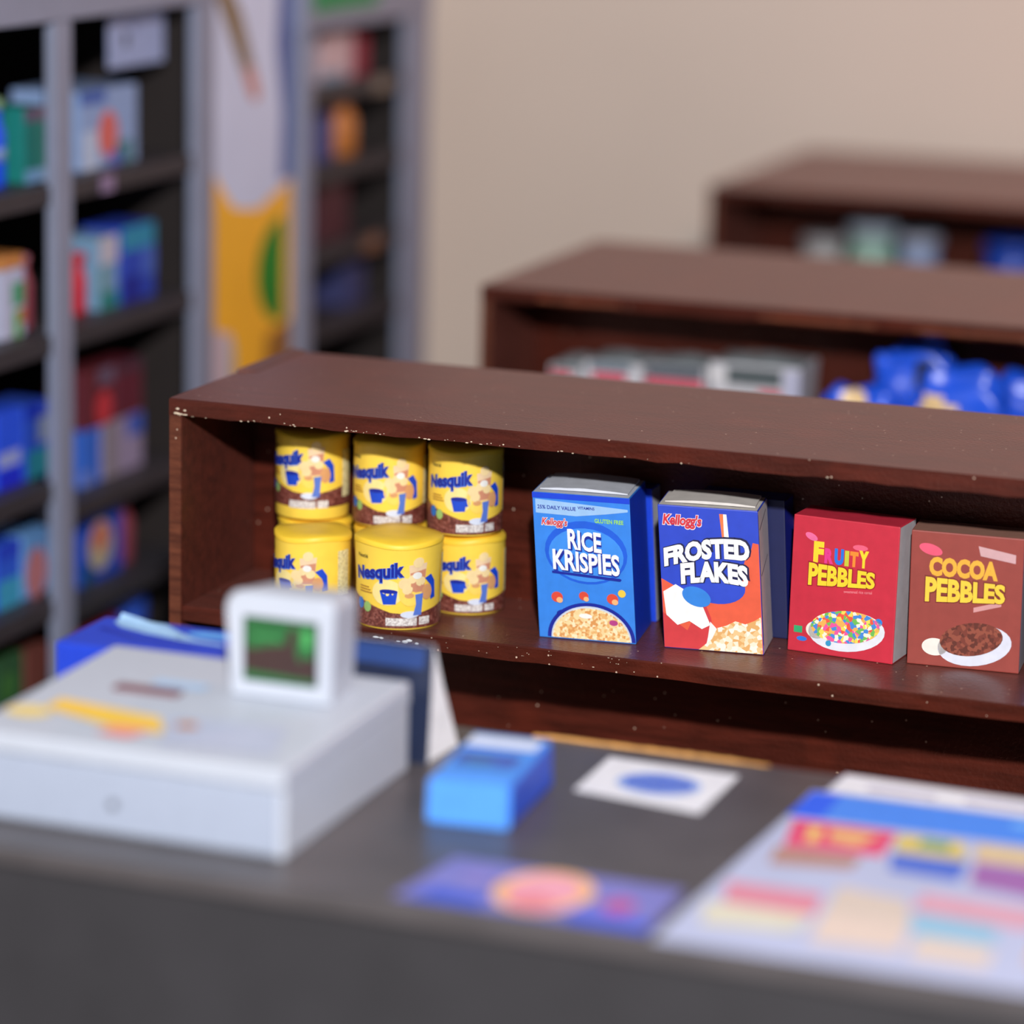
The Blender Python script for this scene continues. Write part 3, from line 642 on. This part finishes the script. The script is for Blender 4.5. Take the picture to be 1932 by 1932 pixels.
# ---------------------------------------------------------------- goods in the wall units
def carton(name, label, cat, y0, y1, z, h, col, patches=(), d=.12, x=XF-.08, group='goods in the grey shelving units', rough=.5):
    t = thing(name, label, cat, (x, y0, z+.0004), pi/2, group); w_ = y1-y0
    m = MB(); m.box(0, w_, 0, d, 0, h, M(col, rough), .004); m.build('carton', t)
    if patches:
        p = Print()
        for i, pa in enumerate(patches):
            if pa[0] == 'e': _, u, v, ru, rv, c = pa; p.ell(u*w_, v*h, ru*w_, rv*h, M(c), i+1)
            else: u0, v0, u1, v1, c = pa; p.rect(u0*w_+.001, v0*h+.001, u1*w_-.001, v1*h-.001, M(c), i+1)
        p.build('front_print', on_front(), t)
    return t
def bottle(name, label, cat, y, z, r, h, col, capc, lab=None, x=XF-.14, neck=.45, group='goods in the grey shelving units'):
    t = thing(name, label, cat, (x, y, z+.0004), 0, group)
    m = MB(); m.lathe([(r*.92, 0), (r, .006), (r, h*.62), (r*.8, h*.74), (r*neck, h*.84), (r*neck, h*.88)], M(col, .3), 28); m.build('body', t)
    m = MB(); m.lathe([(r*neck*1.15, h*.88), (r*neck*1.15, h*.99), (r*neck*.95, h)], M(capc, .4), 24); m.build('cap', t)
    if lab: m = MB(); m.lathe([(r*1.012, h*lab[0]), (r*1.012, h*lab[1])], M(lab[2], .4), 28); m.build('paper_label', t)
    return t
a, b, c_, d_, e_ = 1.46, 1.08, .70, .39, .13
bottle('drink_bottle', 'blue bottle with a pale green cap at the left edge on the top shelf', 'bottle', 7.03, a, .048, .22, (30, 84, 236), (120, 160, 130), (.30, .45, (120, 150, 210)), neck=.8)
carton('drink_carton', 'teal carton with a mauve top on the top shelf beside a blue bottle', 'carton', 7.115, 7.225, a, .19, (20, 126, 120), [(0, .8, 1, 1, (110, 96, 124)), (0, 0, 1, .18, (130, 176, 224))])
t = carton('multipack', 'pale blue multipack with a red spot alone on the top shelf', 'box', 7.41, 7.74, a, .205, (136, 164, 212), [(0, .82, .45, 1, (60, 96, 180)), ('e', .48, .42, .17, .3, (206, 104, 100)), (.62, .0, .9, .3, (60, 120, 130)), (.02, 0, .3, .5, (176, 196, 226)), (.5, 0, .7, .18, (90, 100, 190))], d=.2)
carton('snack_carton', 'white carton with green and orange marks at the left edge, second shelf from top', 'carton', 6.985, 7.11, b, .175, (184, 192, 222), [(.45, .45, 1, .8, (80, 160, 120)), (.5, 0, .8, .4, (90, 170, 70)), (.75, .2, 1, .42, (196, 120, 80))])
carton('orange_pack', 'flat orange pack lying on the white carton, second shelf from top', 'box', 6.99, 7.105, b+.1755, .035, (196, 132, 70), d=.1)
bottle('pink_bottle', 'dull pink bottle behind the first grey post, second shelf from top', 'bottle', 7.185, b, .035, .19, (160, 72, 92), (190, 120, 140), neck=.7)
bottle('red_bottle', 'short red bottle left of a white one, second shelf from top', 'bottle', 7.46, b, .045, .16, (196, 30, 50), (196, 30, 50), neck=.85)
carton('milk_carton', 'white and teal carton between the red bottle and blue carton', 'carton', 7.515, 7.625, b, .195, (118, 160, 196), [(0, .62, 1, 1, (186, 188, 206)), (0, 0, 1, .25, (40, 130, 130)), (0, .25, .25, .6, (100, 150, 130))])
carton('blue_carton', 'deep blue carton with a cyan top, second shelf from top', 'carton', 7.645, 7.845, b, .205, (38, 70, 190), [(0, .68, 1, 1, (44, 140, 180)), (0, 0, .6, .35, (20, 36, 150)), (.6, .3, 1, .68, (70, 104, 200))])
carton('blue_cereal_pack', 'blue pack with a white band at the left edge, third shelf', 'box', 6.96, 7.085, c_, .20, (34, 84, 240), [(0, .28, .95, .48, (150, 166, 224)), (0, 0, 1, .25, (22, 40, 220))])
carton('teal_pack', 'blue and teal pack behind the first grey post, third shelf', 'box', 7.10, 7.235, c_, .195, (44, 84, 206), [(.1, 0, 1, .38, (40, 140, 160)), (.5, .45, 1, .8, (130, 150, 180)), (0, .8, .7, 1, (24, 54, 200))])
carton('blue_pack', 'narrow blue pack left of a lavender pack, third shelf', 'box', 7.41, 7.52, .62, .15, (52, 106, 214), [(0, 0, .4, .3, (120, 140, 206))])
carton('lavender_pack', 'lavender grey pack with a blue corner, third shelf', 'box', 7.535, 7.77, .62, .15, (146, 138, 172), [(.6, .6, 1, 1, (62, 92, 190)), (0, 0, .35, 1, (132, 128, 140))])
carton('maroon_pack', 'maroon pack with a red spot lying across the lavender pack', 'box', 7.44, 7.60, .7708, .155, (96, 34, 46), [('e', .62, .3, .3, .3, (190, 54, 66)), (.4, .7, 1, 1, (96, 84, 110))])
carton('dark_red_pack', 'plain dark red pack on top of the lavender pack', 'box', 7.615, 7.77, .7708, .15, (92, 30, 48), [(.0, .8, 1, 1, (70, 44, 62))])
carton('fish_pack', 'blue and cyan pack at the left edge, fourth shelf', 'box', 6.95, 7.075, d_, .17, (40, 92, 226), [(0, 0, 1, .45, (58, 160, 204)), (0, .75, 1, 1, (30, 64, 210))])
carton('pink_and_blue_pack', 'light blue pack with a salmon diagonal, fourth shelf', 'box', 7.085, 7.225, d_, .17, (110, 164, 226), [('e', .5, .35, .4, .4, (206, 132, 138))])
carton('blue_tin_pack', 'blue pack with a cream and red disc, fourth shelf', 'box', 7.405, 7.645, .35, .19, (30, 74, 190), [('e', .46, .5, .30, .36, (186, 176, 150)), ('e', .46, .62, .2, .2, (200, 120, 100)), (0, 0, .25, .3, (26, 80, 110))])
bottle('rosy_bottle', 'dull rosy bottle beside the blue pack with the disc, fourth shelf', 'bottle', 7.72, .35, .05, .185, (138, 66, 80), (110, 90, 100), neck=.7)
carton('green_crate', 'dark green carton at the left edge on the lowest shelf', 'box', 6.95, 7.085, e_, .13, (40, 84, 50), [('e', .4, .4, .3, .3, (56, 110, 50))])
carton('rust_pack', 'rust brown pack behind the first grey post on the lowest shelf', 'box', 7.095, 7.215, e_, .12, (120, 66, 58))
carton('crimson_pack', 'crimson pack on the lowest shelf behind the blue carton', 'box', 7.39, 7.62, .12, .11, (130, 26, 40))
bottle('blue_jug', 'big blue jug on the lowest shelf beside the wooden shelf', 'jug', 7.80, .12, .105, .17, (52, 92, 206), (60, 110, 214), x=XF-.2, neck=.8)
# corner unit
f = 'goods in the dark corner unit'
carton('pale_pack', 'pale pink and white pack high in the corner unit', 'box', 8.97, 9.22, 1.57, .145, (190, 170, 182), [(0, 0, .7, .2, (130, 160, 190)), ('e', .4, .5, .3, .3, (206, 186, 196))], group=f)
carton('crimson_box', 'dark crimson box beside the pale pack in the corner unit', 'box', 9.235, 9.34, 1.57, .12, (140, 28, 56), group=f)
bottle('amber_bottle', 'amber orange bottle in the corner unit', 'bottle', 9.20, 1.33, .075, .18, (190, 122, 60), (170, 96, 44), group=f, neck=.7)
carton('slate_box', 'slate blue box left of the amber bottle', 'box', 8.96, 9.08, 1.33, .14, (64, 70, 130), group=f)
carton('wine_red_box', 'wine red box below the amber bottle', 'box', 8.96, 9.20, 1.08, .19, (74, 34, 46), group=f)
carton('navy_box', 'dull navy box in the lower part of the corner unit', 'box', 9.2, 9.34, .85, .13, (58, 62, 110), group=f)
# price tags and a sign
def tagcard(name, label, y0, y1, z0, z1, col, x, marks=(), cat='price tag', tilt=0):
    t = thing(name, label, cat, (x, y0, z0), pi/2+tilt)
    m = MB(); m.box(0, y1-y0, 0, .003, 0, z1-z0, M(col, .5)); m.build('card', t)
    if marks:
        p = Print()
        for k in marks: p.ell(*k[:4], M(k[4]), 1)
        p.build('card_print', on_front(), t)
tagcard('price_sign', 'pale blue sign with a dark smudge under the top rail of the shelving unit', 7.565, 7.89, 1.715, 1.8675, (150, 170, 216), XF-.075, [(.10, .07, .018, .02, (60, 70, 90)), (.15, .1, .02, .012, (120, 140, 190))], 'sign')
tagcard('shelf_tag', 'mauve shelf tag under the pale blue multipack', 7.40, 7.47, 1.412, 1.455, (140, 122, 160), XF-.011)
tagcard('tan_tag', 'tan shelf tag in the middle of the corner unit', 9.17, 9.30, 1.032, 1.078, (130, 96, 76), XF-.011)
tagcard('tan_tag', 'small tan shelf tag at the top right of the corner unit', 9.24, 9.35, 1.522, 1.568, (130, 120, 110), XF-.011)

# ---------------------------------------------------------------- goods on the middle shelf
def tray(label, x0, x1, h, patches, y=7.86, d=.19):
    t = thing('meat_tray', label, 'tray', (x0, y, ZS), 0, 'trays on the middle wooden shelf'); w_ = x1-x0
    m = MB(); m.hexa([(.012, .01, 0), (w_-.012, .01, 0), (w_-.012, d-.01, 0), (.012, d-.01, 0), (0, 0, h-.012), (w_, 0, h-.012), (w_, d, h-.012), (0, d, h-.012)], M((206, 206, 214), .4), .004); m.build('tray', t)
    m = MB(); n = 8; k = m.mi(M((150, 160, 166), .25, .25, 30)); g_ = [[m.bm.verts.new((.004+(w_-.008)*i/n, .004+(d-.008)*j/n, h-.0118+(.012*(sin(pi*i/n)*sin(pi*j/n))**.5 if 0 < i < n and 0 < j < n else 0)*random.uniform(.6, 1.2))) for j in range(n+1)] for i in range(n+1)]
    for i in range(n):
        for j in range(n): m.bm.faces.new([g_[i][j], g_[i+1][j], g_[i+1][j+1], g_[i][j+1]]).material_index = k
    m.build('film_cover', t)
    p = Print()
    for u0, v0, u1, v1, c in patches: p.rect(u0*w_, v0, u1*w_, v1, M(c), 1)
    p.build('front_print', lambda u, v, l: (u, .01*(1-v/(h-.012))-EPS*l-.0003, v), t)
rr_ = (222, 70, 96); dg = (98, 108, 112)
tray('small meat tray with a red corner, leftmost on the middle shelf', -2.735, -2.648, .238, [(.05, .15, .7, .208, rr_), (.1, .211, .95, .224, dg)])
tray('meat tray with red left half and white right end, second on the middle shelf', -2.640, -2.478, .256, [(.15, .15, .72, .214, rr_), (.1, .217, .8, .242, (120, 134, 148))])
tray('wide meat tray with a low red band under dark grey', -2.470, -2.306, .262, [(.0, .15, .95, .212, rr_), (.02, .215, .95, .248, (84, 92, 104))])
tray('widest grey and white meat tray, rightmost before the blue bags', -2.298, -2.055, .282, [(.20, .215, .80, .262, (84, 94, 98)), (.55, .15, .8, .204, rr_), (.82, .15, 1, .262, (186, 188, 214)), (.0, .225, .18, .25, (226, 226, 230))])
def bag(label, x, y, z, sx, sy, sz, rot, spots, seed, fin=0, cat='bag'):
    rnd = random.Random(seed); t = thing('blue_snack_bag', label, cat, (x, y, z), 0, 'blue bags on the middle wooden shelf')
    m = MB(); res = bmesh.ops.create_uvsphere(m.bm, u_segments=40, v_segments=26, radius=1)
    ka, kb, kc = m.mi(M((32, 88, 228), .32, .2, 14)), m.mi(M((236, 202, 150), .4)), m.mi(M((22, 28, 40), .4))
    ph = [rnd.uniform(0, 6) for _ in range(8)]
    for v in m.bm.verts:
        x_, y_, z_ = v.co; f = lambda q: (abs(q)**.62)*(1 if q > 0 else -1)
        wr = 1+.06*sin(7*x_+ph[0]+4*z_)+.05*sin(9*z_+ph[1]+5*y_)+.05*sin(6*y_-8*x_+ph[2])
        X, Z = f(x_)*wr*sx, f(z_)*wr*sz; Y = f(y_)*wr*sy*(1-.35*abs(z_))
        v.co = (X*cos(rot)-Z*sin(rot), Y, X*sin(rot)+Z*cos(rot))
    zmin = min(v.co.z for v in m.bm.verts)
    for v in m.bm.verts: v.co.z -= zmin
    for f_ in m.bm.faces:
        f_.smooth = True; c = f_.calc_center_median(); f_.material_index = ka
        if c.y < 0:
            for (a_, b_, r_, kk) in spots:
                if (c.x-a_)**2+(c.z-b_)**2 < r_*r_: f_.material_index = kb if kk else kc
    m.build('bag', t)
    if fin:
        m = MB(); m.hexa([(-.03, -.012, 0), (.03, -.012, 0), (.03, .012, 0), (-.03, .012, 0), (-.038, -.003, .075), (.014, -.003, .06), (.014, .003, .06), (-.038, .003, .075)], M((34, 90, 230), .35), .002)
        o = m.build('sealed_end', t); o.location = (fin[0], 0, fin[1]); 
    return t
bag('blue snack bag lying low with a cream disc, leftmost of the blue bags', -1.885, 7.82, ZS, .100, .06, .122, .0, [(-.01, .20, .042, 1)], 3)
bag('blue snack bag with a dark patch and pointed top, behind the others', -1.775, 7.985, ZS, .120, .055, .156, .0, [(.035, .265, .032, 0)], 5, fin=(0.045, .300))
bag('large blue snack bag with a cream disc, right of the pointed one', -1.622, 7.82, ZS, .118, .06, .154, .0, [(-.055, .20, .05, 1)], 9)
bag('blue snack bag at the right end, behind the large one with the disc', -1.475, 7.985, ZS, .110, .055, .138, .0, [], 13)

# ---------------------------------------------------------------- goods on the rear shelf
g3 = 'jars on the rear wooden shelf'
for label, x, r, h_, c, cc in (('whitish jar, leftmost on the rear shelf', -2.64, .075, .27, (196, 196, 196), (170, 170, 176)), ('pale green jar between two lighter ones on the rear shelf', -2.475, .085, .325, (150, 190, 176), (160, 172, 190)), ('pale blue jar right of the green one on the rear shelf', -2.315, .072, .30, (150, 172, 214), (170, 176, 196))):
    bottle('storage_jar', label, 'jar', 10.33, ZS, r, h_, c, cc, (.1, .5, (150, 190, 120)), x=x, neck=.85, group=g3)
bottle('blue_jar', 'strong blue jar at the right edge on the rear shelf', 'jar', 10.33, ZS, .11, .30, (30, 76, 190), (30, 70, 180), x=-2.0, neck=.8, group=g3)
